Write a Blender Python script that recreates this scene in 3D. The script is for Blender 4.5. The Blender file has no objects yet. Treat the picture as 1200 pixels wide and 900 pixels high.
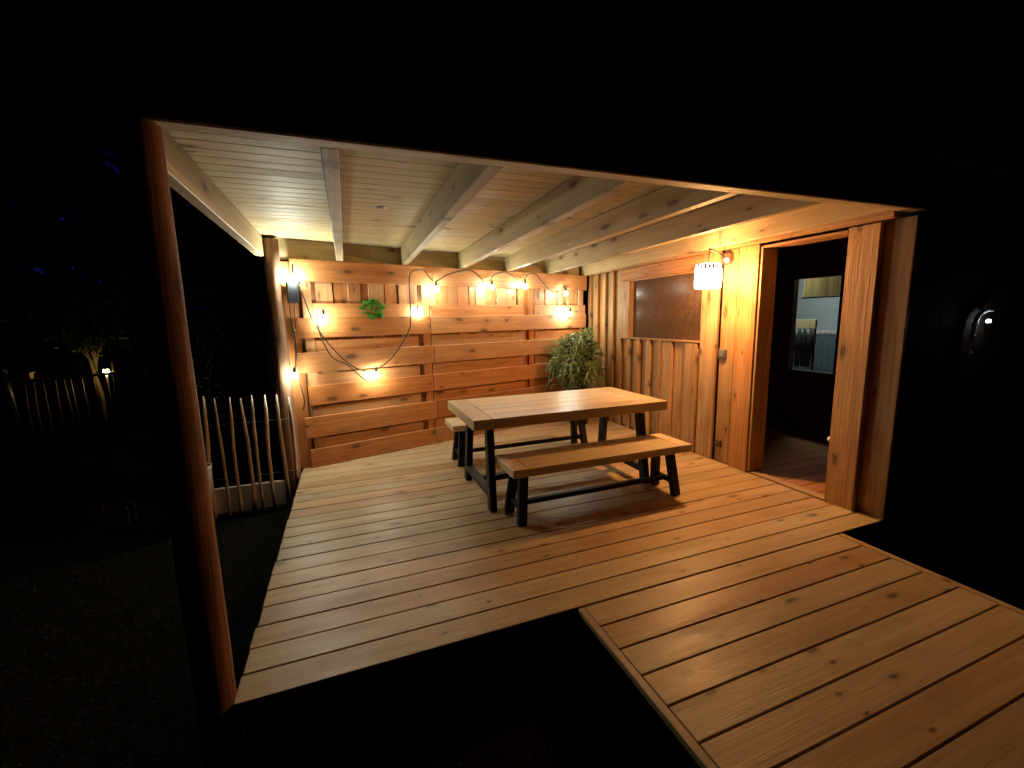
import bpy, math, random
from mathutils import Vector, Matrix
random.seed(7)
S = 0.16                      # metres per board pitch: every coordinate below is in board pitches
scene = bpy.context.scene
COL = scene.collection

# ------------------------------------------------------------------ helpers
def tag(o, label=None, cat=None, group=None, kind=None):
    if label: o['label'] = label
    if cat: o['category'] = cat
    if group: o['group'] = group
    if kind: o['kind'] = kind
    return o

def empty(name, loc=(0, 0, 0), label=None, cat=None, group=None):
    o = bpy.data.objects.new(name, None)
    o.empty_display_size = 0.1
    o.location = Vector(loc) * S
    COL.objects.link(o)
    return tag(o, label, cat, group)

class MB:
    """collects chamfered boxes, tubes and leaves; build() links them as one mesh object"""
    def __init__(self):
        self.v, self.f, self.gc, self.rn, self.sm = [], [], [], [], []
    def _add(self, vs, fs, gcs, rn, smooth=False):
        b = len(self.v)
        self.v += [tuple(x) for x in vs]
        self.gc += [tuple(x) for x in gcs]
        self.rn += [rn] * len(vs)
        for f in fs:
            self.f.append(tuple(i + b for i in f)); self.sm.append(smooth)
    def beam(self, a, b, w, h, up=(0, 0, 1), ch=0.02, rn=None, twist=0):
        a, b = Vector(a), Vector(b)
        ax = (b - a); L = ax.length; ax = ax / L
        up = Vector(up); side = ax.cross(up).normalized(); up = side.cross(ax).normalized()
        if twist:
            q = Matrix.Rotation(twist, 3, ax); side = q @ side; up = q @ up
        c = (a + b) / 2
        hl, hw, hh = L / 2, w / 2, h / 2
        ch = min(ch, hl * .4, hw * .4, hh * .4)
        rn = random.random() if rn is None else rn
        ox, oy = random.uniform(-40, 40), random.uniform(-40, 40)
        vs, gcs, idx = [], [], {}
        for sx in (-1, 1):
            for sy in (-1, 1):
                for sz in (-1, 1):
                    for k in range(3):
                        d = [sx * (hl - ch), sy * (hw - ch), sz * (hh - ch)]
                        d[k] += (sx, sy, sz)[k] * ch
                        idx[(sx, sy, sz, k)] = len(vs)
                        vs.append(c + ax * d[0] + side * d[1] + up * d[2])
                        gcs.append((d[0] * S + ox, d[1] * S + oy, d[2] * S) if w >= h else (d[0] * S + ox, d[2] * S + oy, d[1] * S))
        fs = []
        def quad(q):
            n = (vs[q[1]] - vs[q[0]]).cross(vs[q[2]] - vs[q[0]])
            m = (vs[q[0]] + vs[q[1]] + vs[q[2]]) / 3 - c
            fs.append(q if n.dot(m) > 0 else tuple(reversed(q)))
        for k in range(3):
            o1, o2 = [i for i in range(3) if i != k]
            for s in (-1, 1):
                q = []
                for t1, t2 in ((-1, -1), (1, -1), (1, 1), (-1, 1)):
                    sg = [0, 0, 0]; sg[k] = s; sg[o1] = t1; sg[o2] = t2
                    q.append(idx[(*sg, k)])
                quad(tuple(q))
            for t1 in (-1, 1):
                for t2 in (-1, 1):
                    q = []
                    for s, kk in ((-1, o1), (1, o1), (1, o2), (-1, o2)):
                        sg = [0, 0, 0]; sg[k] = s; sg[o1] = t1; sg[o2] = t2
                        q.append(idx[(*sg, kk)])
                    quad(tuple(q))
        for sx in (-1, 1):
            for sy in (-1, 1):
                for sz in (-1, 1):
                    quad(tuple(idx[(sx, sy, sz, k)] for k in range(3)))
        self._add(vs, fs, gcs, rn)
        return self
    def box(self, x0, x1, y0, y1, z0, z1, axis='x', ch=0.02, rn=None):
        xm, ym, zm = (x0 + x1) / 2, (y0 + y1) / 2, (z0 + z1) / 2
        if axis == 'x': return self.beam((x0, ym, zm), (x1, ym, zm), y1 - y0, z1 - z0, ch=ch, rn=rn)
        if axis == 'y': return self.beam((xm, y0, zm), (xm, y1, zm), x1 - x0, z1 - z0, ch=ch, rn=rn)
        # vertical: "side" = z x up
        return self.beam((xm, ym, z0), (xm, ym, z1), x1 - x0 if False else y1 - y0, x1 - x0, up=(1, 0, 0), ch=ch, rn=rn)
    def tube(self, pts, rad, n=8, caps=True, wob=0, rn=None):
        pts = [Vector(p) for p in pts]
        m = len(pts)
        rads = rad if isinstance(rad, (list, tuple)) else [rad] * m
        rn = random.random() if rn is None else rn
        t = (pts[1] - pts[0]).normalized()
        u = t.orthogonal().normalized()
        vs, gcs, fs = [], [], []
        L = 0; o = random.uniform(-30, 30)
        for i, p in enumerate(pts):
            if i: L += (p - pts[i - 1]).length
            tt = (pts[min(i + 1, m - 1)] - pts[max(i - 1, 0)]).normalized()
            u = (u - tt * u.dot(tt)).normalized(); w = tt.cross(u)
            for k in range(n):
                a = 2 * math.pi * k / n
                r = rads[i] * (1 + wob * random.uniform(-1, 1))
                vs.append(p + (u * math.cos(a) + w * math.sin(a)) * r)
                gcs.append((L * S + o, math.cos(a) * rads[i] * S + o, math.sin(a) * rads[i] * S))
        for i in range(m - 1):
            for k in range(n):
                k2 = (k + 1) % n
                fs.append((i * n + k, i * n + k2, (i + 1) * n + k2, (i + 1) * n + k))
        self._add(vs, fs, gcs, rn, True)
        if caps:
            b = len(self.v) - len(vs)
            self.f.append(tuple(b + k for k in reversed(range(n)))); self.sm.append(False)
            self.f.append(tuple(b + (m - 1) * n + k for k in range(n))); self.sm.append(False)
        return self
    def lathe(self, c, prof, n=24, axis=(0, 0, 1), rn=.5):
        """prof = [(r, h)...] round axis through c"""
        ax = Vector(axis).normalized(); u = ax.orthogonal().normalized(); w = ax.cross(u); c = Vector(c)
        vs, gcs, fs = [], [], []
        for r, h in prof:
            for k in range(n):
                a = 2 * math.pi * k / n
                vs.append(c + ax * h + (u * math.cos(a) + w * math.sin(a)) * r)
                gcs.append((h * S, a * r * S, r * S))
        for i in range(len(prof) - 1):
            for k in range(n):
                k2 = (k + 1) % n
                fs.append((i * n + k, i * n + k2, (i + 1) * n + k2, (i + 1) * n + k))
        self._add(vs, fs, gcs, rn, True)
        return self
    def leaf(self, p, d, L, w, droop=0.2, nrm=None, rn=None):
        p, d = Vector(p), Vector(d).normalized()
        s = d.cross(nrm or Vector((random.gauss(0, 1), random.gauss(0, 1), random.gauss(0, 1))))
        if s.length < 1e-4: return self
        s.normalize(); n = s.cross(d)
        m = p + d * L * .5 + n * droop * L * .3
        e = p + d * L - Vector((0, 0, droop * L * .6))
        vs = [p, m + s * w / 2, e, m - s * w / 2]
        rn = random.random() if rn is None else rn
        self._add(vs, [(0, 1, 2, 3)], [tuple(x * S) for x in vs], rn)
        return self
    def prism(self, poly, z0, z1, rn=.5):
        n = len(poly)
        vs = [Vector((x, y, z0)) for x, y in poly] + [Vector((x, y, z1)) for x, y in poly]
        fs = [tuple(reversed(range(n))), tuple(range(n, 2 * n))] + [(i, (i + 1) % n, n + (i + 1) % n, n + i) for i in range(n)]
        self._add(vs, fs, [tuple(v * S) for v in vs], rn)
        return self
    def build(self, name, mat, parent=None):
        o_ = Vector((0, 0, 0))
        if parent is not None:
            p = parent
            while p is not None:
                o_ += p.location; p = p.parent
        me = bpy.data.meshes.new(name)
        if parent is None:
            xs = [sum(v[k] for v in self.v) / len(self.v) for k in range(2)] + [min(v[2] for v in self.v)]
            o_ = Vector(xs) * S
        me.from_pydata([Vector(v) * S - o_ for v in self.v], [], self.f)
        me.polygons.foreach_set('use_smooth', self.sm)
        a = me.attributes.new('gc', 'FLOAT_VECTOR', 'POINT')
        a.data.foreach_set('vector', [c for g in self.gc for c in g])
        b = me.attributes.new('rnd', 'FLOAT', 'POINT')
        b.data.foreach_set('value', self.rn)
        me.materials.append(mat)
        me.update()
        o = bpy.data.objects.new(name, me)
        COL.objects.link(o)
        if parent is not None: o.parent = parent
        else: o.location = o_
        return o

# ------------------------------------------------------------------ materials
def new_mat(name):
    m = bpy.data.materials.new(name); m.use_nodes = True
    nt = m.node_tree; nt.nodes.clear()
    out = nt.nodes.new('ShaderNodeOutputMaterial')
    bs = nt.nodes.new('ShaderNodeBsdfPrincipled')
    nt.links.new(bs.outputs[0], out.inputs[0])
    return m, nt, bs, out

def N(nt, t, **kw):
    n = nt.nodes.new(t)
    for k, v in kw.items():
        if k in n.inputs.keys(): n.inputs[k].default_value = v
        else: setattr(n, k, v)
    return n

def math_(nt, op, a, b=None, clamp=False):
    n = nt.nodes.new('ShaderNodeMath'); n.operation = op; n.use_clamp = clamp
    for i, x in enumerate((a, b)):
        if x is None: continue
        if isinstance(x, (int, float)): n.inputs[i].default_value = x
        else: nt.links.new(x, n.inputs[i])
    return n.outputs[0]

def mixc(nt, fac, a, b, blend='MIX'):
    n = nt.nodes.new('ShaderNodeMix'); n.data_type = 'RGBA'; n.blend_type = blend
    for i, x in ((0, fac), (6, a), (7, b)):
        if isinstance(x, (int, float)): n.inputs[i].default_value = x
        elif isinstance(x, tuple): n.inputs[i].default_value = (*x[:3], 1)
        else: nt.links.new(x, n.inputs[i])
    return n.outputs[2]

def scaled(nt, vec, sc):
    n = nt.nodes.new('ShaderNodeVectorMath'); n.operation = 'MULTIPLY'
    nt.links.new(vec, n.inputs[0]); n.inputs[1].default_value = sc
    return n.outputs[0]

def smooth(nt, x, lo, hi):
    n = nt.nodes.new('ShaderNodeMapRange'); n.interpolation_type = 'SMOOTHSTEP'
    nt.links.new(x, n.inputs[0]); n.inputs[1].default_value = lo; n.inputs[2].default_value = hi
    return n.outputs[0]

def wood(name, base, dark, knot=(.1, .05, .02), knots=.4, var=.35, rough=.5, grain=.55, blotch=.35, bump=.25, spec=.4, ks=1.0):
    m, nt, bs, out = new_mat(name)
    gc = N(nt, 'ShaderNodeAttribute', attribute_name='gc').outputs['Vector']
    rn = N(nt, 'ShaderNodeAttribute', attribute_name='rnd').outputs['Fac']
    # knots
    vo = N(nt, 'ShaderNodeTexVoronoi', Scale=1.0, Randomness=1.0); vo.voronoi_dimensions = '2D'
    nt.links.new(scaled(nt, gc, (3.0 * ks, 7.5 * ks, 0)), vo.inputs['Vector'])
    sep = nt.nodes.new('ShaderNodeSeparateColor'); nt.links.new(vo.outputs['Color'], sep.inputs[0])
    has = smooth(nt, sep.outputs[0], 1 - knots, 1 - knots + .05)
    warp = N(nt, 'ShaderNodeTexNoise', Scale=30.0, Detail=2.0); nt.links.new(gc, warp.inputs['Vector'])
    size = math_(nt, 'ADD', math_(nt, 'MULTIPLY', math_(nt, 'POWER', sep.outputs[1], 2.0), 1.15), .3)
    dist = math_(nt, 'DIVIDE', math_(nt, 'ADD', vo.outputs['Distance'], math_(nt, 'MULTIPLY', math_(nt, 'SUBTRACT', warp.outputs[0], .5), .16)), size)
    nr = math_(nt, 'MULTIPLY', smooth(nt, dist, .22, .03), has)
    halo = math_(nt, 'MULTIPLY', smooth(nt, dist, .5, .05), has)
    core = math_(nt, 'MULTIPLY', smooth(nt, dist, .14, .06), has)
    # fibres bend round the knots
    comb = nt.nodes.new('ShaderNodeCombineXYZ'); nt.links.new(math_(nt, 'MULTIPLY', halo, .035), comb.inputs[1])
    add = nt.nodes.new('ShaderNodeVectorMath'); add.operation = 'ADD'
    nt.links.new(gc, add.inputs[0]); nt.links.new(comb.outputs[0], add.inputs[1])
    g = add.outputs[0]
    n1 = N(nt, 'ShaderNodeTexNoise', Scale=1.0, Detail=5.0, Roughness=.6, Distortion=.5)
    nt.links.new(scaled(nt, g, (1.1, 38, 38)), n1.inputs['Vector'])
    n2 = N(nt, 'ShaderNodeTexNoise', Scale=1.0, Detail=3.0, Roughness=.5)
    nt.links.new(scaled(nt, g, (5, 190, 190)), n2.inputs['Vector'])
    n3 = N(nt, 'ShaderNodeTexNoise', Scale=1.0, Detail=3.0, Roughness=.55, Distortion=.3)
    nt.links.new(scaled(nt, gc, (1.6, 7.5, 7.5)), n3.inputs['Vector'])
    gr = math_(nt, 'ADD', math_(nt, 'MULTIPLY', smooth(nt, n1.outputs[0], .35, .68), .75), math_(nt, 'MULTIPLY', smooth(nt, n2.outputs[0], .35, .7), .25))
    c = mixc(nt, math_(nt, 'MULTIPLY', gr, grain), base, dark)
    c = mixc(nt, math_(nt, 'MULTIPLY', smooth(nt, n3.outputs[0], .48, .72), blotch), c, dark)
    c = mixc(nt, math_(nt, 'MULTIPLY', halo, .45), c, dark)
    c = mixc(nt, math_(nt, 'MULTIPLY', nr, .55), c, knot)
    c = mixc(nt, math_(nt, 'MULTIPLY', core, .6), c, tuple(x * .5 for x in knot))
    hs = N(nt, 'ShaderNodeHueSaturation'); nt.links.new(c, hs.inputs['Color'])
    nt.links.new(math_(nt, 'ADD', math_(nt, 'MULTIPLY', rn, var), 1 - var / 2), hs.inputs['Value'])
    r2 = math_(nt, 'FRACT', math_(nt, 'MULTIPLY', rn, 7.31))
    nt.links.new(math_(nt, 'ADD', math_(nt, 'MULTIPLY', r2, .018), .491), hs.inputs['Hue'])
    nt.links.new(math_(nt, 'ADD', math_(nt, 'MULTIPLY', r2, -.2), 1.08), hs.inputs['Saturation'])
    nt.links.new(hs.outputs[0], bs.inputs['Base Color'])
    nt.links.new(math_(nt, 'ADD', math_(nt, 'MULTIPLY', n3.outputs[0], .35), rough - .17), bs.inputs['Roughness'])
    bs.inputs['Specular IOR Level'].default_value = spec
    bp = N(nt, 'ShaderNodeBump', Strength=bump, Distance=.004)
    nt.links.new(math_(nt, 'SUBTRACT', math_(nt, 'MULTIPLY', gr, -1), math_(nt, 'MULTIPLY', n3.outputs[0], .6)), bp.inputs['Height'])
    nt.links.new(bp.outputs[0], bs.inputs['Normal'])
    return m

def plain(name, col, rough=.5, metal=0, var=.25, scale=14, bump=.15, spec=.5):
    m, nt, bs, out = new_mat(name)
    tc = N(nt, 'ShaderNodeTexCoord').outputs['Object']
    n = N(nt, 'ShaderNodeTexNoise', Scale=scale, Detail=5.0); nt.links.new(tc, n.inputs['Vector'])
    c = mixc(nt, n.outputs[0], tuple(x * (1 - var) for x in col), tuple(min(1, x * (1 + var)) for x in col))
    nt.links.new(c, bs.inputs['Base Color'])
    bs.inputs['Roughness'].default_value = rough; bs.inputs['Metallic'].default_value = metal
    bs.inputs['Specular IOR Level'].default_value = spec
    bp = N(nt, 'ShaderNodeBump', Strength=bump, Distance=.003); nt.links.new(n.outputs[0], bp.inputs['Height'])
    nt.links.new(bp.outputs[0], bs.inputs['Normal'])
    return m

def leafmat(name, a, b, trans=.25, rough=.45):
    m, nt, bs, out = new_mat(name)
    rn = N(nt, 'ShaderNodeAttribute', attribute_name='rnd').outputs['Fac']
    c = mixc(nt, rn, a, b)
    nt.links.new(c, bs.inputs['Base Color']); bs.inputs['Roughness'].default_value = rough
    tr = N(nt, 'ShaderNodeBsdfTranslucent'); nt.links.new(c, tr.inputs[0])
    mx = N(nt, 'ShaderNodeMixShader'); mx.inputs[0].default_value = trans
    nt.links.new(bs.outputs[0], mx.inputs[1]); nt.links.new(tr.outputs[0], mx.inputs[2]); nt.links.new(mx.outputs[0], out.inputs[0])
    return m

def emit(name, col, st):
    m = bpy.data.materials.new(name); m.use_nodes = True
    nt = m.node_tree; nt.nodes.clear()
    out = nt.nodes.new('ShaderNodeOutputMaterial'); e = nt.nodes.new('ShaderNodeEmission')
    e.inputs[0].default_value = (*col, 1); e.inputs[1].default_value = st
    nt.links.new(e.outputs[0], out.inputs[0])
    return m

# light settings
STRING_COL = (.93, 1.0, .83)
BULB_L = 300
LAMP_COL = (1.0, .50, .165)
LAMP_L = 2550

M_deck = wood('deck_pine', (.46, .32, .175), (.30, .185, .09), knots=.3, var=.3, rough=.42, grain=.6, blotch=.7, spec=.42, ks=1.15, bump=.15)
M_ceil = wood('ceiling_spruce', (.54, .425, .225), (.36, .265, .13), knots=.35, var=.13, rough=.6, grain=.35)
M_joist = wood('joist_spruce', (.42, .33, .185), (.25, .185, .095), knots=.6, var=.25, rough=.6, grain=.6, ks=.8)
M_screen = wood('screen_douglas', (.52, .235, .085), (.31, .12, .038), knots=.55, var=.32, rough=.5, grain=.7, blotch=.65, ks=.85)
M_clad = wood('cladding_douglas', (.46, .25, .095), (.25, .115, .037), knots=.5, var=.38, rough=.52, grain=.9, blotch=.7, ks=.8, bump=.5)
M_post = wood('round_post', (.30, .15, .08), (.12, .055, .03), knots=.5, var=.2, rough=.7, grain=.85, blotch=.7, ks=.7, bump=.5, spec=.2)
M_table = wood('table_acacia', (.60, .46, .30), (.42, .29, .165), knots=.02, var=.3, rough=.36, grain=.6)
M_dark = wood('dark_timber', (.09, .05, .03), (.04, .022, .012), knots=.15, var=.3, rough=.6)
M_stake = wood('chestnut_stake', (.55, .42, .32), (.3, .2, .14), knots=.2, var=.5, rough=.75)
M_floor = wood('room_floor', (.38, .18, .07), (.24, .1, .035), knots=.1, var=.3, rough=.45)
M_black = plain('black_metal', (.008, .008, .010), rough=.5, var=.2, spec=.3)
M_blackp = plain('black_plastic', (.015, .016, .02), rough=.4)
M_cable = plain('cable_rubber', (.03, .02, .012), rough=.6)
M_steel = plain('brushed_steel', (.5, .47, .44), rough=.35, metal=1)
M_grey = plain('grey_plastic', (.12, .115, .11), rough=.4)
M_brown = plain('brown_plastic', (.06, .03, .02), rough=.4)
M_white = plain('white_plastic', (.75, .74, .7), rough=.35, var=.05)
M_zinc = plain('galvanised_metal', (.55, .58, .6), rough=.4, metal=.6)
M_clay = plain('bucket_clay', (.42, .35, .3), rough=.6)
M_stone = plain('kerb_stone', (.75, .62, .52), rough=.85, scale=30, bump=.4)
M_roof = plain('roof_felt', (.02, .02, .02), rough=.9)
M_pipe = plain('pale_pipe_paint', (.62, .66, .68), rough=.45)
M_pale = plain('pale_paint', (.55, .62, .62), rough=.7, var=.06, scale=4)
M_cream = plain('cream_cloth', (.55, .45, .2), rough=.8, var=.2, scale=8)
M_bluegrey = plain('bluegrey_cloth', (.11, .15, .18), rough=.9, var=.15)
M_coat = plain('dark_cloth', (.015, .016, .018), rough=.8)
M_pottery = plain('dark_planter', (.03, .03, .032), rough=.6)
M_ground = None
M_basil = leafmat('basil_leaf', (.04, .22, .02), (.14, .44, .06), .3)
M_olive = leafmat('willow_leaf', (.06, .13, .045), (.28, .36, .17), .2)
M_grass = leafmat('grass_blade', (.008, .009, .004), (.02, .018, .008), .1, .9)
M_tree = leafmat('tree_leaf', (.03, .05, .015), (.09, .11, .03), .2)
M_blind = leafmat('blind_cloth', (.6, .5, .32), (.75, .66, .45), .75, .8)
M_twig = leafmat('twig', (.08, .06, .03), (.14, .1, .05), 0, .8)
M_bulb = emit('bulb_glow', STRING_COL, BULB_L)
M_boxbulb = emit('box_lamp_glow', (.93, 1.0, .85), 720)
M_lampbulb = emit('lamp_bulb_glow', LAMP_COL, LAMP_L)
M_led = emit('white_led', (.8, .9, 1.0), 45)
M_lantern = emit('lantern_glow', (1.0, .7, .25), 75)
M_roomglow = emit('room_lamp_glow', (.85, 1.0, .95), 50)

def ground_mat():
    m, nt, bs, out = new_mat('soil')
    tc = N(nt, 'ShaderNodeTexCoord').outputs['Object']
    n = N(nt, 'ShaderNodeTexNoise', Scale=3.0, Detail=8.0, Roughness=.7); nt.links.new(tc, n.inputs['Vector'])
    n2 = N(nt, 'ShaderNodeTexNoise', Scale=40.0, Detail=6.0); nt.links.new(tc, n2.inputs['Vector'])
    c = mixc(nt, smooth(nt, n.outputs[0], .4, .65), (.005, .004, .003), (.004, .0045, .002))
    c = mixc(nt, smooth(nt, n2.outputs[0], .45, .7), c, (.016, .011, .008))
    nt.links.new(c, bs.inputs['Base Color']); bs.inputs['Roughness'].default_value = 1.0; bs.inputs['Specular IOR Level'].default_value = .03
    bp = N(nt, 'ShaderNodeBump', Strength=.8, Distance=.02); nt.links.new(n2.outputs[0], bp.inputs['Height'])
    nt.links.new(bp.outputs[0], bs.inputs['Normal'])
    return m
M_ground = ground_mat()

def pane_mat():
    m, nt, bs, out = new_mat('dusty_glass')
    tc = N(nt, 'ShaderNodeTexCoord').outputs['Object']
    n = N(nt, 'ShaderNodeTexNoise', Scale=26.0, Detail=5.0, Roughness=.7); nt.links.new(tc, n.inputs['Vector'])
    n2 = N(nt, 'ShaderNodeTexNoise', Scale=2.2, Detail=2.0); nt.links.new(tc, n2.inputs['Vector'])
    f = math_(nt, 'MULTIPLY', smooth(nt, n.outputs[0], .42, .62), smooth(nt, n2.outputs[0], .35, .65))
    c = mixc(nt, f, (.08, .045, .028), (.115, .066, .038))
    nt.links.new(c, bs.inputs['Base Color'])
    nt.links.new(math_(nt, 'ADD', math_(nt, 'MULTIPLY', f, .02), .2), bs.inputs['Roughness'])
    bs.inputs['Specular IOR Level'].default_value = .07
    return m
M_pane = pane_mat()
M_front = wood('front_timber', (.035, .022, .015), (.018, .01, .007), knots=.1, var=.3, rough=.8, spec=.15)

def shade_mat():
    m = bpy.data.materials.new('lamp_shade_cloth'); m.use_nodes = True
    nt = m.node_tree; nt.nodes.clear()
    out = nt.nodes.new('ShaderNodeOutputMaterial')
    e = N(nt, 'ShaderNodeEmission'); e.inputs[0].default_value = (1, .88, .72, 1); e.inputs[1].default_value = 5.0
    t = N(nt, 'ShaderNodeBsdfTransparent'); t.inputs[0].default_value = (.8, .75, .68, 1)
    d = N(nt, 'ShaderNodeBsdfDiffuse'); d.inputs[0].default_value = (.7, .62, .5, 1)
    gc = N(nt, 'ShaderNodeAttribute', attribute_name='gc').outputs['Vector']
    w = N(nt, 'ShaderNodeTexVoronoi', Scale=55.0); nt.links.new(gc, w.inputs['Vector'])
    a = N(nt, 'ShaderNodeMixShader'); nt.links.new(smooth(nt, w.outputs['Distance'], .25, .6), a.inputs[0])
    nt.links.new(d.outputs[0], a.inputs[1]); nt.links.new(t.outputs[0], a.inputs[2])
    b = N(nt, 'ShaderNodeAddShader'); nt.links.new(a.outputs[0], b.inputs[0]); nt.links.new(e.outputs[0], b.inputs[1])
    nt.links.new(b.outputs[0], out.inputs[0])
    return m
M_shade = shade_mat()

# ------------------------------------------------------------------ setting
GZ = -2.0                                   # garden level, 0.32 m below the deck
SL = .268                                   # the plank screen stands askew to the deck boards
TH = math.atan(SL); CT, ST = math.cos(TH), math.sin(TH)
def sp(x, off, z):                          # point on the screen: x along, off towards the terrace, height z
    return Vector((x + off * ST, 18.44 + SL * x - off * CT, z))

def make_ground():
    g = MB(); n = 60; R = 1600.0
    def warp(t): return math.copysign(abs(t) ** 2.6, t) * R
    vs = []
    for j in range(n + 1):
        for i in range(n + 1):
            x, y = warp(i / n * 2 - 1), warp(j / n * 2 - 1)
            vs.append(Vector((x, y, GZ + random.uniform(-.12, .05))))
    fs = [(j * (n + 1) + i, j * (n + 1) + i + 1, (j + 1) * (n + 1) + i + 1, (j + 1) * (n + 1) + i) for j in range(n) for i in range(n)]
    g._add(vs, fs, [v * S for v in vs], .5, True)
    tag(g.build('ground', M_ground), kind='structure')
make_ground()

def make_grass():
    g = MB()
    for _ in range(5200):
        if random.random() < .5: x, y = random.uniform(-14, -1.2), random.uniform(-9, 19)
        else: x, y = random.uniform(-8, 9.4), random.uniform(-11, -.8)
        g.leaf((x, y, GZ - .05), (random.gauss(0, .5), random.gauss(0, .5), 1), random.uniform(.15, .5), .035, .5)
    tag(g.build('grass', M_grass), 'sparse dark grass growing in the garden beside the deck', 'grass', kind='stuff')
make_grass()

deck = MB()
for n in range(25):
    x0 = 0 + random.uniform(-.03, .03)
    if n > 18: x0 = max(0, (n - 18.9) / SL)
    x1 = 25.62 if n == 0 else (25.45 if n < 2 else 25.2)
    if x1 - x0 < .5: continue
    # long rows are laid from butted lengths
    cuts = [x0]
    cuts.append(x1)
    for a, b in zip(cuts, cuts[1:]):
        deck.box(a + .01, b - .01, n + .024, n + .976, -.17, random.uniform(-.008, .005), 'x', ch=.018)
for x in (1, 5, 9, 13, 17, 21, 25):                       # bearers under the boards
    deck.box(x - .2, x + .2, .35, 18 + SL * x, -1.3, -.19, 'y')
deck.box(.15, 25, .1, .33, -1.6, -.19, 'x')
tag(deck.build('deck', M_deck), kind='structure')

walk = MB()
for n in range(13):
    y1 = -n - .0; walk.box(9.98, 22.36, y1 - .976, y1 - .024, -.19, -.02 + random.uniform(-.008, .005), 'x', ch=.018)
walk.box(9.72, 9.95, -13, -.04, -.2, -.012, 'y')
walk.box(22.39, 22.66, -13, -.04, -.2, -.012, 'y')
for x in (12, 16, 20): walk.box(x - .2, x + .2, -13, -.3, -1.2, -.21, 'y')
tag(walk.build('walkway', M_deck), kind='structure')

# ------------------------------------------------------------------ terrace roof
roof = empty('terrace_roof', (12, 10, 0), 'flat wooden terrace roof with pale boarded ceiling, heavy joists and round posts', 'roof')
ZC = lambda y: 14.72 - .0125 * y            # ceiling underside falls a little to the back
ceil = MB(); y = .34
while y < 26:
    x0 = (-.2 - 1.0 * min(1, y / 2.8)) if y < 18.9 else max(-1.2, (y - 19.2) / SL)
    if x0 < 24.4:
        cuts = [x0] + ([random.uniform(6, 18)] if random.random() < .5 else []) + [25.3]
        for a, b in zip(cuts, cuts[1:]):
            if b - a > .3: ceil.box(a + .005, b - .005, y + .002, y + .668, ZC(y), ZC(y) + .15, 'x', ch=.008)
    y += .67
ceil.build('ceiling', M_ceil, roof)
MB().lathe((5.2, 10.3, ZC(10.3) - .03), [(.001, 0), (.19, 0), (.24, .03)], axis=(0, 0, 1)).build('recessed_spot', M_blackp, roof)
MB().prism([(-.6, -.1), (25.6, -.1), (25.6, 25.6), (-1.3, 18.5), (-1.3, 3.0)], 14.9, 15.4).build('roof_sheet', M_roof, roof)
MB().box(-.75, 26.0, .0, .5, 13.5, 15.3, 'x', ch=.03).build('fascia', M_ceil, roof)
MB().box(-.78, 26.02, -.07, -.003, 13.53, 15.3, 'x', ch=.02).build('fascia_shadow_face', M_front, roof)  # added near-black sheet: paints the unlit shade onto the fascia's front
JX = [-1.12, 3.22, 7.45, 11.9, 16.1, 20.35, 24.6]
for i, x in enumerate(JX):
    ye = (18.3 if i == 0 else 18.44 + SL * x + .15)
    j = MB(); j.beam((x, 2.7 if i == 0 else .52, 13.5 + .6), (x, ye + (.5 if i else 0), 13.25 + .6), .42, 1.18, ch=.03)
    j.build('joist', M_joist, roof)
bl = MB()
for a, b in zip(JX[:-1], JX[1:]):
    a2, b2 = max(a, -.3), b - (.02 if b < 24 else .3)
    bl.beam(sp(a2, -.6, 13.85), sp(b2, -.6, 13.85), .16, 1.3)
bl.build('blocking', M_joist, roof)
def round_post(x, y, r, z1, bend=0):
    p = MB(); pts = []; rr = []
    for k in range(15):
        t = k / 14; pts.append((x + bend * math.sin(t * 3), y, GZ - .1 + (z1 - GZ + .1) * t)); rr.append(r * (1.06 - .12 * t + random.uniform(-.02, .02)))
    p.tube(pts, rr, 18, wob=.012)
    p.build('post', M_post, roof)
round_post(-.42, .32, .42, 13.49)
round_post(-.56, 18.5, .45, 14.3)

# ------------------------------------------------------------------ plank screen at the back
scr = empty('plank_screen', sp(12, 0, 0), 'back wall of wide horizontal orange planks with gaps on upright posts', 'plank wall')
XE = 24.75
MB().beam(sp(.35, -.05, 12.57), sp(9.4, -.05, 12.57), .18, 1.32).beam(sp(9.43, -.05, 12.57), sp(XE, -.05, 12.57), .18, 1.32).build('top_rail', M_screen, scr)
rows = [(8.42, 9.69), (6.23, 7.53), (4.1, 5.37), (1.98, 3.36), (-.0, 1.22)]
for k, (a, b) in enumerate(rows):
    xs = [.2 + [.0, .0, .55, .2, .35][k], 9.15 + (.2 if k % 2 else 0), XE]
    for i in range(2):
        t = random.uniform(-.02, .02)
        MB().beam(sp(xs[i] + .01, -.07, (a + b) / 2 + t), sp(xs[i + 1] - .01, -.07, (a + b) / 2 - t * .5), .13, b - a, ch=.03).build('front_plank', M_screen, scr)
PX = [1.14, 8.88, 18.4, 24.2]
for x in PX:
    MB().beam(sp(x, -.21, -.9), sp(x, -.21, 12.9), .56, .13, up=(ST, -CT, 0)).build('upright', M_screen, scr)
brow = [(9.3, 10.55), (7.2, 8.3), (5.05, 6.12), (2.95, 4.0), (.9, 1.88)]
for k, (a, b) in enumerate(brow):
    for (x0, x1) in ((1.42, 8.2), (9.2, 17.65), (18.75, XE)):
        if k == 4 and x0 > 9: pass
        MB().beam(sp(x0, -.225, (a + b) / 2 + random.uniform(-.05, .05)), sp(x1, -.225, (a + b) / 2 + random.uniform(-.05, .05)), .15, b - a, ch=.03).build('back_plank', M_screen, scr)
inf = MB(); x = .25
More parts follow.
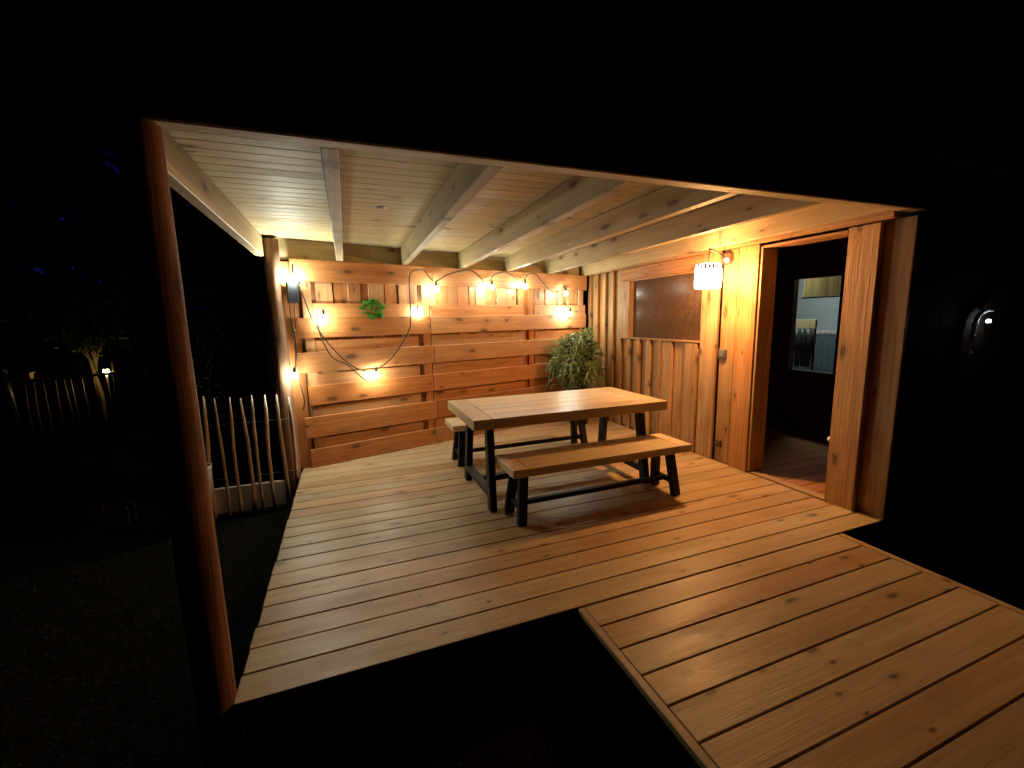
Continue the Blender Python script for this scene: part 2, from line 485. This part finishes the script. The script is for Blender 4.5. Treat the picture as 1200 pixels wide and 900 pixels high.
while x < XE - .3:
    w = random.choice((.62, .9, 1.05, .8))
    dp = -.40 - .09 * (len(inf.rn) // 24 % 2)
    inf.beam(sp(x, dp, 0), sp(x, dp, 13.1), w + (.12 if dp < -.45 else .01), .14, up=(ST, -CT, 0), ch=.03)
    x += w
inf.build('upright_boarding', M_screen, scr)

# ------------------------------------------------------------------ cabin
XW = 25.2
cab = empty('cabin', (32, 8, 0), 'timber cabin clad in upright orange boards with open doorway and dark window', 'cabin')
cl = MB(); y = 15.2
ZT = 13.26
def vboard(mb, y0, y1, face, back, z0, z1, **k): mb.box(face, back, y0, y1, z0, z1, 'z', ch=.025, **k)
yb = 15.2
while yb < 25.4:                              # back layer
    y1 = yb + 1.28
    if yb > 18.8: vboard(cl, yb + .02, y1 - .02, 25.44, 25.58, 0, ZT)
    else: vboard(cl, yb + .02, min(y1, 19.1) - .02, 25.44, 25.58, 0, 7.55)
    yb = y1
for y0, y1, f in ((13.78, 14.9, 25.2), (12.6, 13.7, 25.36), (11.34, 12.52, 25.16)):
    vboard(cl, y0, y1, f, f + .2, 0, 7.55)
vboard(cl, 9.66, 11.0, 25.06, 25.26, 0, ZT); vboard(cl, 11.02, 15.1, 25.42, 25.58, 0, 7.55); vboard(cl, 7.0, 9.7, 25.42, 25.58, 0, ZT)
vboard(cl, 8.46, 9.5, 25.24, 25.41, 0, ZT)
vboard(cl, 6.97, 8.3, 25.08, 25.4, 0, ZT)
cl.build('cladding', M_clad, cab)
for yb in (25.2, 23.95, 22.7, 21.45, 20.2, 18.95, 17.68, 16.42, 15.16):
    z1 = 7.55 if yb < 20 else ZT
    b = MB(); vboard(b, yb - .21, yb + .21, 25.13, 25.435, 0, z1); b.build('batten', M_clad, cab)
t = MB(); t.box(25.08, 25.3, 11.0, 20.0, 12.32, 13.24, 'y'); t.build('window_header', M_clad, cab)
t = MB(); vboard(t, 18.85, 19.95, 25.06, 25.34, 7.56, 12.3); t.build('window_board', M_clad, cab)
win = MB()
win.box(25.12, 25.6, 11.02, 18.84, 7.56, 7.7, 'y'); win.box(25.12, 25.6, 11.02, 18.84, 12.2, 12.31, 'y')
win.box(25.15, 25.6, 11.02, 11.14, 7.71, 12.19, 'z'); win.box(25.15, 25.6, 18.72, 18.84, 7.71, 12.19, 'z')
wf = win.build('window', M_clad, cab)
MB().box(25.42, 25.5, 11.15, 18.71, 7.71, 12.19, 'y', ch=.005).build('pane', M_pane, wf)
# doorway
d = MB()
d.box(25.16, 26.3, 6.8, 6.955, .12, 13.1, 'z'); d.box(25.42, 26.3, 2.3, 2.44, .12, 13.1, 'z'); d.box(25.16, 26.3, 2.45, 6.79, 13.0, 13.14, 'y')
df = d.build('door_frame', M_clad, cab)
MB().box(25.22, 25.72, 2.44, 6.8, -.03, .1, 'y').build('threshold', M_deck, df)
MB().lathe((25.66, 2.44, 3.1), [(.001, .34), (.11, .33), (.13, .25), (.11, .17), (.05, .14), (.05, 0)], 16, axis=(0, 1, 0)).build('knob', M_white, df)
b = MB(); vboard(b, 1.12, 2.42, 25.16, 25.42, .0, 13.22); b.build('corner_board', M_clad, cab)
b = MB(); vboard(b, .06, 1.35, 25.6, 25.8, -.3, 13.3); b.build('corner_board', M_clad, cab)
b = MB(); b.box(25.83, 26.0, .45, 2.25, .0, 13.2, 'z'); b.build('corner_stud', M_dark, cab)
hd = MB(); hd.box(24.86, 25.2, .52, 25.3, 13.27, 14.5, 'y'); hd.build('header_beam', M_clad, cab)
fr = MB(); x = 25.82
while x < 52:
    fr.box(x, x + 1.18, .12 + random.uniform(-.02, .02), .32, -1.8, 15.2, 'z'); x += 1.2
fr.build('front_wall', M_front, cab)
MB().box(25.5, 53, -.35, 26, 15.45, 15.9, 'x').build('cabin_roof', M_roof, cab)
# room behind the doorway
rf = MB(); y = .35
while y < 25:
    rf.box(25.73, 36, y + .01, y + .95, -.2, .0, 'x'); y += .97
rf.box(36.5, 48, .3, 26, -.2, 0, 'x')
rf.build('room_floor', M_floor, cab)
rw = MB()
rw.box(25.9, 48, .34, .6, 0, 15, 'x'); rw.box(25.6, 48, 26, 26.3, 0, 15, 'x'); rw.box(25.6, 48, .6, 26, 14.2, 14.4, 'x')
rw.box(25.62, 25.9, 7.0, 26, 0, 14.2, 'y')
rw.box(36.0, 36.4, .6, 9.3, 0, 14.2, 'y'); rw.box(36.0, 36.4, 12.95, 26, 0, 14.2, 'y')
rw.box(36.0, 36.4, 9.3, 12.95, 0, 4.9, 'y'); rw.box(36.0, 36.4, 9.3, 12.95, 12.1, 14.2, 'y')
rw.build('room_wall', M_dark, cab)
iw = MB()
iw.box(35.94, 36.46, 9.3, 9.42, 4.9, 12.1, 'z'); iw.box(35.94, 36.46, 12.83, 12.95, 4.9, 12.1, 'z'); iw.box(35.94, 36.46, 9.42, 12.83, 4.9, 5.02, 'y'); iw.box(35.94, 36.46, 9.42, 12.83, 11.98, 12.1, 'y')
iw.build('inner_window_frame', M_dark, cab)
MB().box(46.5, 46.7, .7, 25.9, .0, 14.1, 'y').build('pale_room_wall', M_pale, cab)

bd = empty('roller_blind', (36.7, 11.2, 11.3), 'cream roller blind half drawn behind the inner window', 'blind')
sb = MB()
for k in range(24):
    yy = 9.35 + k * .135; sb.box(36.66 + .01 * (k % 2), 36.70 + .01 * (k % 2), yy, yy + .14, 10.62, 12.2, 'z', ch=.002)
sb.build('blind_cloth', M_blind, bd)
MB().box(36.6, 36.78, 9.35, 12.7, 10.5, 10.6, 'y').build('bottom_bar', M_grey, bd)
cr = empty('coat_rack', (40, 14.9, 0), 'low rack with pale wooden top board hung with dark clothes, seen through the doorway', 'rack')
MB().box(39.95, 40.2, 13.7, 17, 8.12, 8.85, 'y').build('top_board', M_ceil, cr)
for yy in (13.75, 16.9): MB().box(40.0, 40.15, yy - .08, yy + .08, 0, 8.1, 'z').build('leg', M_dark, cr)
for k in range(6):
    y0 = 13.75 + k * .5
    cm = MB()
    pts = [(39.9 + random.uniform(-.1, .1), y0 + .2, 8.1), (39.85, y0 + .2, 7.2), (39.85 + random.uniform(-.1, .1), y0 + .22, 5.2 - random.uniform(0, .5))]
    cm.tube(pts, [.1, .24, .2], 10, wob=.15); cm.build('garment', M_coat, cr)
hc = empty('half_curtain', (46.2, 16.5, 0), 'blue grey half curtain with white scalloped edge along the pale wall', 'curtain')
cm = MB(); y = 12.0
while y < 20.5:
    cm.tube([(46.2 + .08 * math.sin(y * 9), y, .1), (46.2 + .08 * math.sin(y * 9 + .4), y, 7.4)], .18, 8); y += .26
cm.build('cloth', M_bluegrey, hc)
cm = MB(); y = 12.0
while y < 20.5:
    cm.tube([(46.15, y, 7.3), (46.15, y, 7.75)], .15, 8); y += .3
cm.build('scalloped_trim', M_white, hc)
rl = empty('room_lamp', (38.3, 14.4, 13.5), 'round white ceiling lamp lighting the back room of the cabin', 'lamp')
MB().lathe((38.3, 14.4, 13.05), [(.01, 0), (.5, .08), (.7, .3), (.72, .7), (.4, 1.0)], 20).build('globe', M_roomglow, rl)

# ------------------------------------------------------------------ table and benches
def plank_top(x0, x1, y0, y1, z0, z1, endw, n):
    m = MB()
    m.box(x0, x0 + endw - .01, y0, y1, z0, z1, 'y'); m.box(x1 - endw + .01, x1, y0, y1, z0, z1, 'y')
    w = (y1 - y0) / n
    for k in range(n): m.box(x0 + endw + .01, x1 - endw - .01, y0 + k * w + (.008 if k else 0), y0 + (k + 1) * w - (.008 if k < n - 1 else 0), z0, z1 - random.uniform(0, .006), 'x')
    return m

tb = empty('dining_table', (14.05, 10.35, 0), 'long wooden plank table on black splayed metal legs, standing on the deck', 'table')
tx0, tx1, ty0, ty1 = 8.5, 19.6, 7.55, 13.1
plank_top(tx0, tx1, ty0, ty1, 4.24, 4.75, 1.0, 5).build('table_top', M_table, tb)
yc = (ty0 + ty1) / 2
for xb, sx in ((9.55, -1), (18.5, 1)):
    for sy in (-1, 1):
        MB().beam((xb - sx * .0, yc + sy * 1.75, 4.23), (xb + sx * .1, yc + sy * 2.3, 0), .5, .36, up=(1, 0, 0), ch=.03).build('leg', M_black, tb)
    MB().box(xb - .16, xb + .16, yc - 1.75, yc + 1.75, 4.05, 4.235, 'y').build('top_bar', M_black, tb)
    MB().box(xb - .18 + sx * .09, xb + .18 + sx * .09, yc - 2.1, yc + 2.1, .62, .98, 'y').build('crossbar', M_black, tb)
MB().box(9.55, 18.5, yc - .17, yc + .17, .64, .96, 'x').build('stretcher', M_black, tb)

def bench(x0, x1, y0, y1, label):
    b = empty('bench', ((x0 + x1) / 2, (y0 + y1) / 2, 0), label, 'bench', 'benches along the table')
    plank_top(x0, x1, y0, y1, 2.42, 2.8, .75, 2).build('seat', M_table, b)
    yc = (y0 + y1) / 2; hy = (y1 - y0) / 2
    for sx, xb in ((-1, x0 + .75), (1, x1 - .85)):
        for sy in (-1, 1):
            MB().beam((xb, yc + sy * hy * .42, 2.41), (xb + sx * .24, yc + sy * hy * .68, 0), .36, .42, up=(1, 0, 0), ch=.03).build('leg', M_black, b)
        MB().box(xb + sx * .17 - .12, xb + sx * .17 + .12, yc - hy * .6, yc + hy * .6, .6, .84, 'y').build('crossbar', M_black, b)
        MB().box(xb - .12, xb + .12, yc - hy * .42, yc + hy * .42, 2.25, 2.41, 'y').build('top_bar', M_black, b)
    MB().box(x0 + .6, x1 - .6, yc - .13, yc + .13, .6, .84, 'x').build('stretcher', M_black, b)
bench(9.68, 19.6, 5.6, 8.05, 'wooden bench with black legs on the near side of the table')
bench(9.1, 19.4, 14.6, 17.0, 'wooden bench on the far side of the table, mostly hidden behind it')

# ------------------------------------------------------------------ wall lamp
LX, LY = 23.4, 8.9
wl = empty('wall_lamp', (25.1, 9.2, 12.8), 'round lit lantern shade hanging from a bracket on the board wall by the doorway', 'wall lamp')
MB().lathe((25.2, 9.2, 12.75), [(.001, .34), (.12, .34), (.34, .2), (.4, .06), (.4, 0)], 24, axis=(-1, 0, 0)).build('mounting_plate', M_steel, wl)
MB().tube([(25.0, 9.2, 12.8), (24.6, 9.14, 12.95), (LX, LY, 13.22)], .05, 8).build('arm', M_brown, wl)
MB().tube([(LX, LY, 13.24), (LX, LY, 12.3)], .03, 6).build('chain', M_brown, wl)
MB().lathe((LX, LY, 10.95), [(.70, 0), (.73, .05), (.74, .6), (.73, 1.2), (.68, 1.36), (.5, 1.42)], 32).build('lamp_shade', M_shade, wl)
MB().lathe((LX, LY, 10.95), [(.72, .0), (.755, .0), (.755, .08), (.72, .08), (.72, .0)], 32).build('shade_ring', M_steel, wl)
tr = MB()
for k in range(22):
    a = k * 2 * math.pi / 22; q = Vector((LX + math.cos(a) * .755, LY + math.sin(a) * .755, 12.02))
    tr.beam(q, q + Vector((0, 0, .22 + .08 * (k % 2))), .11, .03, up=(math.cos(a), math.sin(a), 0))
tr.build('shade_trim', M_brown, wl)
sk = MB().lathe((LX, LY, 11.75), [(.001, .6), (.13, .6), (.13, .2), (.001, .2)], 12).build('socket', M_blackp, wl)
MB().lathe((LX, LY, 11.35), [(.002, 0), (.14, .05), (.22, .2), (.2, .36), (.1, .55)], 16).build('bulb', M_lampbulb, wl)

# ------------------------------------------------------------------ light string
ls = empty('light_string', sp(6, .4, 9), 'string of small glowing bulbs on dark cable looped over the back planks', 'string lights')
cabs = [
 [(.45, 12.9), (.41, 12.45), (.45, 12.1), (.78, 11.4), (1.2, 9.75), (1.75, 8.55), (2.47, 7.5), (3.4, 6.5), (4.2, 6.1), (4.85, 6.15), (5.9, 6.75), (6.82, 7.9), (7.37, 8.95), (7.5, 10.0), (7.55, 11.2), (7.6, 12.6), (8.33, 12.95), (8.7, 12.85), (9.12, 12.35), (9.42, 12.15), (9.9, 12.4), (10.59, 12.75), (12.0, 13.1), (12.72, 12.9), (13.52, 12.3), (14.05, 12.4), (14.38, 12.86), (15.43, 13.1), (16.4, 12.7), (17.23, 12.45), (17.6, 13.0), (18.48, 13.05), (19.2, 12.5), (20.21, 11.7), (21.18, 11.7), (21.67, 12.1), (21.77, 10.71), (22.07, 10.3)],
 [(1.5, 9.95), (1.62, 8.6), (2.2, 7.2), (3.1, 6.6), (3.9, 5.7), (4.3, 5.45)],
 [(.25, 9.0), (.2, 7.6), (.12, 6.7), (.3, 5.5), (.42, 4.6), (.3, 4.0)],
]
cm = MB()
for pts in cabs:
    P = [sp(x, .14 + .07 * math.sin(i * 1.7), z) for i, (x, z) in enumerate(pts)]
    P = [q + Vector((ST, -CT, 0)) * .28 for q in P]
    Q = []
    for i in range(len(P) - 1):                     # Catmull-Rom
        p0, p1, p2, p3 = P[max(i - 1, 0)], P[i], P[i + 1], P[min(i + 2, len(P) - 1)]
        for k in range(5):
            t = k / 5
            Q.append(.5 * ((2 * p1) + (p2 - p0) * t + (2 * p0 - 5 * p1 + 4 * p2 - p3) * t * t + (3 * p1 - p0 - 3 * p2 + p3) * t ** 3))
    Q.append(P[-1])
    cm.tube(Q, .045, 6)
cm.build('cable', M_cable, ls)
BULBS = [(1.85, 9.65, .68), (4.8, 5.77, .72), (-.02, 6.2, .7), (8.2, 9.92, .05), (9.36, 11.6, .72), (13.96, 11.84, .76), (17.13, 11.99, .78), (21.54, 11.52, .74), (22.04, 9.72, .76)]
for x, z, off in BULBS:
    c = sp(x, off, z)
    b = MB(); b.lathe(c, [(.001, -.2), (.1, -.17), (.155, -.05), (.15, .05), (.09, .16), (.07, .2)], 14)
    bo = b.build('bulb', M_bulb, ls)
    MB().lathe(c, [(.085, .18), (.085, .46), (.04, .5), (.04, .6)], 10).build('socket', M_blackp, bo)

# ------------------------------------------------------------------ small things on the walls
bx = empty('box_lamp', sp(.4, .3, 10.6), 'small black box lamp with glowing top beside the back post', 'wall lamp')
MB().beam(sp(.36, .16, 10.58), sp(.36, .16, 11.9), .62, .3, up=(ST, -CT, 0), ch=.04).build('housing', M_blackp, bx)
MB().lathe(sp(.42, .36, 11.93), [(.001, -.16), (.16, -.1), (.2, .04), (.14, .16), (.001, .2)], 14).build('bulb', M_boxbulb, bx)
MB().tube([sp(.16, .1, 10.6), sp(.14, .1, 9.6), sp(.3, .1, 8.7), sp(.22, .1, 7.7)], .03, 6).tube([sp(.4, .1, 10.6), sp(.36, .1, 9.7), sp(.34, .1, 8.7)], .03, 6).build('cord', M_cable, bx)
sw = empty('light_switch', (25.22, 9.2, 7.0), 'small square grey light switch on the board wall under the lantern', 'switch')
MB().box(25.1, 25.22, 8.95, 9.48, 6.72, 7.26, 'z').build('plate', M_grey, sw)
MB().box(25.05, 25.1, 9.05, 9.38, 6.82, 7.16, 'z').build('rocker', M_grey, sw)
so = empty('power_socket', (25.22, 9.2, 1.2), 'dark brown power socket low on the board wall', 'socket')
MB().box(25.1, 25.22, 8.95, 9.45, .98, 1.4, 'z').build('plate', M_brown, so)
MB().lathe((25.1, 9.2, 1.19), [(.001, .03), (.13, .03), (.15, 0)], 14, axis=(-1, 0, 0)).build('lid', M_brown, so)

# ------------------------------------------------------------------ plants
hp = empty('herb_plant', sp(5.05, -.3, 9.3), 'small bright green leafy herb on the upper plank of the back wall', 'plant')
MB().lathe(sp(5.05, -.35, 8.9), [(.001, 0), (.3, 0), (.38, .85), (.33, .85), (.3, .7), (.001, .7)], 16).build('pot', M_clay, hp)
cm = MB(); c0 = sp(5.05, -.05, 10.25)
for _ in range(330):
    v = Vector((random.gauss(0, 1), random.gauss(0, 1), random.gauss(0, 1))).normalized()
    p = c0 + Vector((v.x * .72, v.y * .4, v.z * .55)) * random.uniform(.35, 1) ** .6
    p += Vector((.12 * math.sin(v.z * 5), 0, .12 * math.sin(v.x * 6)))
    if p.z < 9.72: p.z = 9.72 + random.uniform(0, .2)
    cm.leaf(p, v + Vector((0, 0, .4)), random.uniform(.2, .34), random.uniform(.16, .26), .35, nrm=Vector((0, 0, 1)) + v * .6)
cm.build('foliage', M_basil, hp)
cm = MB()
for _ in range(9):
    cm.tube([sp(5.05 + random.uniform(-.2, .2), -.35, 9.5), sp(5.05 + random.uniform(-.5, .5), -.1, 10.3)], .02, 5)
cm.build('stems', M_twig, hp)

bp_ = empty('potted_shrub', (22.2, 22.0, 0), 'tall bushy narrow leaved plant in the corner behind the table', 'plant')
MB().lathe((22.2, 22.0, 0), [(.001, .0), (.8, 0), (1.1, 1.9), (1.15, 2.0), (1.0, 2.0), (.95, 1.8), (.001, 1.75)], 24).build('pot', M_pottery, bp_)
lf, stm = MB(), MB()
for _ in range(125):
    a = random.uniform(0, 2 * math.pi); sprd = random.uniform(.1, 1) ** .7
    top = Vector((22.0 + math.cos(a) * 2.15 * sprd, 21.9 + math.sin(a) * 1.7 * sprd, 0))
    top.z = 8.3 - 3.2 * sprd ** 2.6 + random.uniform(-.9, .1)
    base = Vector((22.2 + math.cos(a) * .3, 22 + math.sin(a) * .3, 1.8))
    mid = base.lerp(top, .55) + Vector((0, 0, .9))
    end = top + Vector((math.cos(a) * .25, math.sin(a) * .25, -.45 * random.random()))
    pts = []
    for k in range(9):
        t = k / 8
        pts.append(base * (1 - t) ** 3 + mid * 3 * t * (1 - t) ** 2 + top * 3 * t * t * (1 - t) + end * t ** 3)
    stm.tube(pts, [.035 * (1 - .7 * k / 8) for k in range(9)], 5, caps=False)
    for k in range(17):
        t = random.uniform(.12, 1); q = t * 8; i = min(int(q), 7)
        p = pts[i].lerp(pts[i + 1], q - i); d = (pts[i + 1] - pts[i]).normalized()
        o = Vector((random.gauss(0, 1), random.gauss(0, 1), random.gauss(0, .6)))
        lf.leaf(p, d * .8 + o * .6 + Vector((0, 0, -.1)), random.uniform(.6, 1.25), random.uniform(.11, .19), random.uniform(.2, 1.1))
lf.build('foliage', M_olive, bp_); stm.build('stems', M_twig, bp_)

# ------------------------------------------------------------------ garden on the left
pf = empty('paling_fence', (-3, 17.6, GZ), 'rough chestnut stake fence beside the back post of the terrace', 'fence')
for x, dz in ((-6.1, .4), (-5.4, .35), (-4.68, .45), (-4.04, .3), (-3.37, .3), (-2.73, .2), (-2.24, .33), (-1.58, .28), (-.86, .27), (-.28, .05)):
    cm = MB(); z1 = 4.9 + dz; pts = []; ph = random.uniform(0, 6); am = random.uniform(.03, .09)
    for k in range(9):
        t = k / 8; pts.append((x + am * math.sin(ph + t * 4) + .1 * (1 - t) * random.uniform(-1, 1) * .3, 17.6 + .04 * math.sin(ph + t * 3), GZ + (z1 - GZ) * t))
    r = random.uniform(.07, .11)
    cm.tube(pts, [r * 1.05] * 6 + [r, r * .9, r * .4], 8, wob=.12).build('stake', M_stake, pf)
for z in (.3, 3.6):
    cm = MB(); cm.tube([(-6.2 + k * .27, 17.7 + .12 * math.sin(k * 2.2), z) for k in range(23)], .015, 5)
    cm.build('wire', M_steel, pf)
cm = MB(); cm.box(-7.2, -1.05, 18.15, 18.4, GZ - .2, -.42, 'x'); tag(cm.build('kerb_board', M_stone), 'low pale edging board at the foot of the stake fence', 'edging')
bk = empty('bucket', (-5.35, 16.5, GZ), 'pale bucket with open rim standing behind the front round post', 'bucket')
MB().lathe((-5.0, 16.5, GZ), [(.001, 0), (.5, 0), (.66, 3.5), (.7, 3.6), (.66, 3.6), (.6, 3.4), (.001, .3)], 24).build('body', M_clay, bk)

def tree(x, y, h, r, label, name='garden_tree', nl=1800, mat=None, zc=None, group='dark trees in the garden', trunk=.35, leaf=(.9, 1.7), lo=.35):
    t = empty(name, (x, y, GZ), label, 'tree', group)
    tr = MB(); top = Vector((x + random.uniform(-1, 1), y + random.uniform(-1, 1), GZ + h * .8))
    tr.tube([(x, y, GZ - .2), (x + random.uniform(-.3, .3), y, GZ + h * .3), top.lerp(Vector((x, y, GZ + h * .5)), .5), top], [trunk, trunk * .8, trunk * .5, trunk * .2], 9, wob=.06)
    cl_ = []
    for k in range(16):
        a = random.uniform(0, 6.28); hh = random.uniform(lo, .95); rr = r * random.uniform(.3, .9) * (1.1 - abs(hh - .6))
        e = Vector((x + math.cos(a) * rr, y + math.sin(a) * rr, GZ + h * hh)); cl_.append(e)
        s = Vector((x, y, GZ + h * max(.2, hh - .2)))
        tr.tube([s, s.lerp(e, .5) + Vector((0, 0, .03 * h)), e], [trunk * .35, trunk * .22, trunk * .07], 6)
    tr.build('trunk', M_twig, t)
    cm = MB()
    for _ in range(nl):
        c = random.choice(cl_); g = Vector((random.gauss(0, 1), random.gauss(0, 1), random.gauss(0, .7))) * r * .2
        cm.leaf(c + g, (random.gauss(0, 1), random.gauss(0, 1), random.gauss(0, .6)), random.uniform(*leaf), random.uniform(.5, .7) * leaf[0], .3)
    cm.build('crown', mat or M_tree, t)
tree(-20.3, 43.5, 12.6, 2.6, 'small garden tree lit gold behind the far stake fence', nl=520, trunk=.26, leaf=(.35, .7), lo=.75)
tree(-9.5, 38, 12, 4.5, 'shrubby tree with pale leaf tips between the two round posts', 'garden_shrub', nl=700, leaf=(.4, .8))
tree(-30, 62, 34, 15, 'large dark tree at the far left of the garden', nl=3600, trunk=.9)
tree(-8, 66, 36, 14, 'large dark tree standing behind the round posts', nl=3600, trunk=.9)
tree(-48, 50, 36, 16, 'dark tree at the left edge of the garden, behind the pale short post', nl=3000, trunk=.9)
wd = MB()
for _ in range(16000):
    a = random.uniform(-1.25, 1.35); R = random.uniform(95, 125)
    x, y = 3 + math.sin(a) * R, -11 + math.cos(a) * R
    z = GZ + random.uniform(0, 1) ** .8 * (46 + 14 * math.sin(a * 9) + 8 * math.sin(a * 23))
    wd.leaf((x, y, z), (random.gauss(0, 1), random.gauss(0, 1), random.gauss(0, .7)), random.uniform(3, 6), 3, .3)
tag(wd.build('far_wood', M_tree), 'dark wood closing the garden in the distance', 'wood', kind='stuff')

ff = empty('lattice_fence', (-21, 40, GZ), 'far stake fence with top rail catching yellow light', 'fence')
MB().beam((-25, 40, 4.75), (-17.4, 40, 5.0), .3, .26).build('rail', M_ceil, ff)
for k in range(11):
    x = -24.7 + k * .7 + random.uniform(-.12, .12)
    MB().tube([(x, 39.8, GZ), (x + random.uniform(-.1, .1), 39.8, 1.5), (x + random.uniform(-.1, .1), 39.8, 5.0 + random.uniform(-.3, .2))], [.12, .11, .06], 7, wob=.1).build('stake', M_dark, ff)
gp = empty('garden_pole', (-17.85, 40.6, GZ), 'tall thin pole at the end of the far stake fence', 'pole')
MB().tube([(-17.85, 40.6, GZ), (-17.8, 40.6, 7), (-17.9, 40.6, 15.1)], [.12, .11, .09], 8, wob=.1).build('shaft', M_zinc, gp)
MB().lathe((-17.9, 40.6, 15.0), [(.09, 0), (.2, .1), (.2, .3), (.05, .45), (.001, .45)], 10).build('cap', M_zinc, gp)
gl = empty('garden_lantern', (-18.7, 41.4, GZ), 'small glowing garden lantern on a stem at the right end of the far stake fence', 'lantern')
MB().tube([(-18.7, 41.4, GZ), (-18.7, 41.4, 4.7)], .09, 8).build('stem', M_black, gl)
MB().lathe((-18.7, 41.4, 4.7), [(.05, 0), (.2, .08), (.24, .4), (.18, .6)], 12).build('glass', M_lantern, gl)
MB().lathe((-18.7, 41.4, 5.3), [(.3, 0), (.25, .08), (.05, .25), (.001, .26)], 12).build('lid', M_black, gl)
gq = empty('gate_post', (-25.0, 39.5, GZ), 'short pale rounded post at the far left end of the far fence', 'post')
MB().tube([(-24.7, 39.5, GZ), (-24.8, 39.5, 3.2), (-25.0, 39.5, 5.2)], [.24, .22, .2], 10, wob=.08).build('shaft', M_zinc, gq)
MB().lathe((-25.0, 39.5, 5.15), [(.2, 0), (.3, .15), (.32, .4), (.2, .65), (.001, .72)], 12).build('cap', M_zinc, gq)
bxx = empty('nest_box', (-23.6, 39.6, 4.6), 'small square wooden box on the rail of the far fence', 'box')
MB().box(-24.1, -23.2, 39.35, 39.85, 4.85, 5.4, 'x').build('body', M_ceil, bxx)
MB().box(-24.2, -23.1, 39.25, 39.95, 5.41, 5.5, 'x').build('lid', M_ceil, bxx)
ct = empty('slatted_crate', (-10, 19, GZ), 'small slatted wooden crate on the ground left of the front post', 'crate')
for yy in (18.5, 19.5):
    for z in (-1.85, -1.5, -1.15): MB().box(-10.8, -9.2, yy, yy + .06, z, z + .2, 'x').build('slat', M_dark, ct)
for xx in (-10.75, -9.3):
    for yy in (18.57, 19.4): MB().box(xx, xx + .1, yy, yy + .1, GZ, -.9, 'z').build('corner_post', M_dark, ct)

# ------------------------------------------------------------------ fixture on the cabin front
wb = empty('swan_neck_lamp', (30.6, 0, 8), 'pale bent metal pipe with a small white light on the dark cabin front', 'wall lamp')
PIPE = PIPE_PTS = [(30.35, 7.45), (30.4, 8.05), (30.5, 8.75), (30.66, 9.1), (30.95, 9.28), (31.45, 9.36)]
MB().tube([(x, -.1, z) for x, z in PIPE], [.09, .09, .09, .1, .1, .08], 12).build('pipe', M_pipe, wb)
for x, z in ((30.34, 7.42), (30.42, 8.2), (30.5, 8.75)): MB().tube([(x, -.1, z - .04), (x + .01, -.1, z + .04)], .125, 12).build('joint_ring', M_pipe, wb)
MB().box(31.2, 31.5, -.3, .1, 9.3, 9.4, 'x').build('bracket', M_pipe, wb)
MB().lathe((31.12, -.3, 8.8), [(.001, 0), (.07, .02), (.09, .08), (.05, .14)], 12).build('light', M_led, wb)

# ------------------------------------------------------------------ night sky
w = bpy.data.worlds.new('World'); scene.world = w; w.use_nodes = True
nt = w.node_tree; bg = nt.nodes['Background']
sky = nt.nodes.new('ShaderNodeTexSky'); sky.sky_type = 'NISHITA'; sky.sun_disc = False
sky.sun_elevation = math.radians(-4); sky.sun_rotation = math.radians(-35); sky.altitude = 50
tc = nt.nodes.new('ShaderNodeTexCoord')
dot = nt.nodes.new('ShaderNodeVectorMath'); dot.operation = 'DOT_PRODUCT'
nt.links.new(tc.outputs['Generated'], dot.inputs[0])
gd = Vector((-.343, .929, .125)).normalized(); dot.inputs[1].default_value = gd          # last dusk glow low over the garden
glow = smooth(nt, dot.outputs['Value'], .987, .999)
col = mixc(nt, 1.0, mixc(nt, .012, (0, 0, 0), sky.outputs[0]), mixc(nt, glow, (0, 0, 0), (.03, .07, 1.1)), 'ADD')
nt.links.new(col, bg.inputs[0]); bg.inputs[1].default_value = .05

# ------------------------------------------------------------------ camera
R = Matrix(((0.9344018673853979, -0.35571977542032324, -0.018883633167272824), (-0.07064217008903106, -0.1330826051518555, -0.9885841916655899), (0.34914586354673277, 0.9250688955861126, -0.14948145164968174)))
cam = bpy.data.cameras.new('camera'); co = bpy.data.objects.new('camera', cam); COL.objects.link(co)
rot = Matrix((R[0], -R[1], -R[2])).transposed()
co.matrix_world = Matrix.Translation(Vector((3.299086, -11.348044, 9.396188)) * S) @ rot.to_4x4()
cam.sensor_fit = 'HORIZONTAL'; cam.sensor_width = 36; cam.lens = 506.148 / 1200 * 36
cam.clip_start = .02; cam.clip_end = 2000
scene.camera = co
scene.view_settings.view_transform = 'Standard'; scene.view_settings.look = 'None'
scene.view_settings.exposure = .32; scene.view_settings.gamma = 1
scene.cycles.use_denoising = True
scene.cycles.max_bounces = 8; scene.cycles.diffuse_bounces = 5; scene.cycles.sample_clamp_indirect = 4
scene.cycles.use_adaptive_sampling = True; scene.cycles.adaptive_threshold = .015
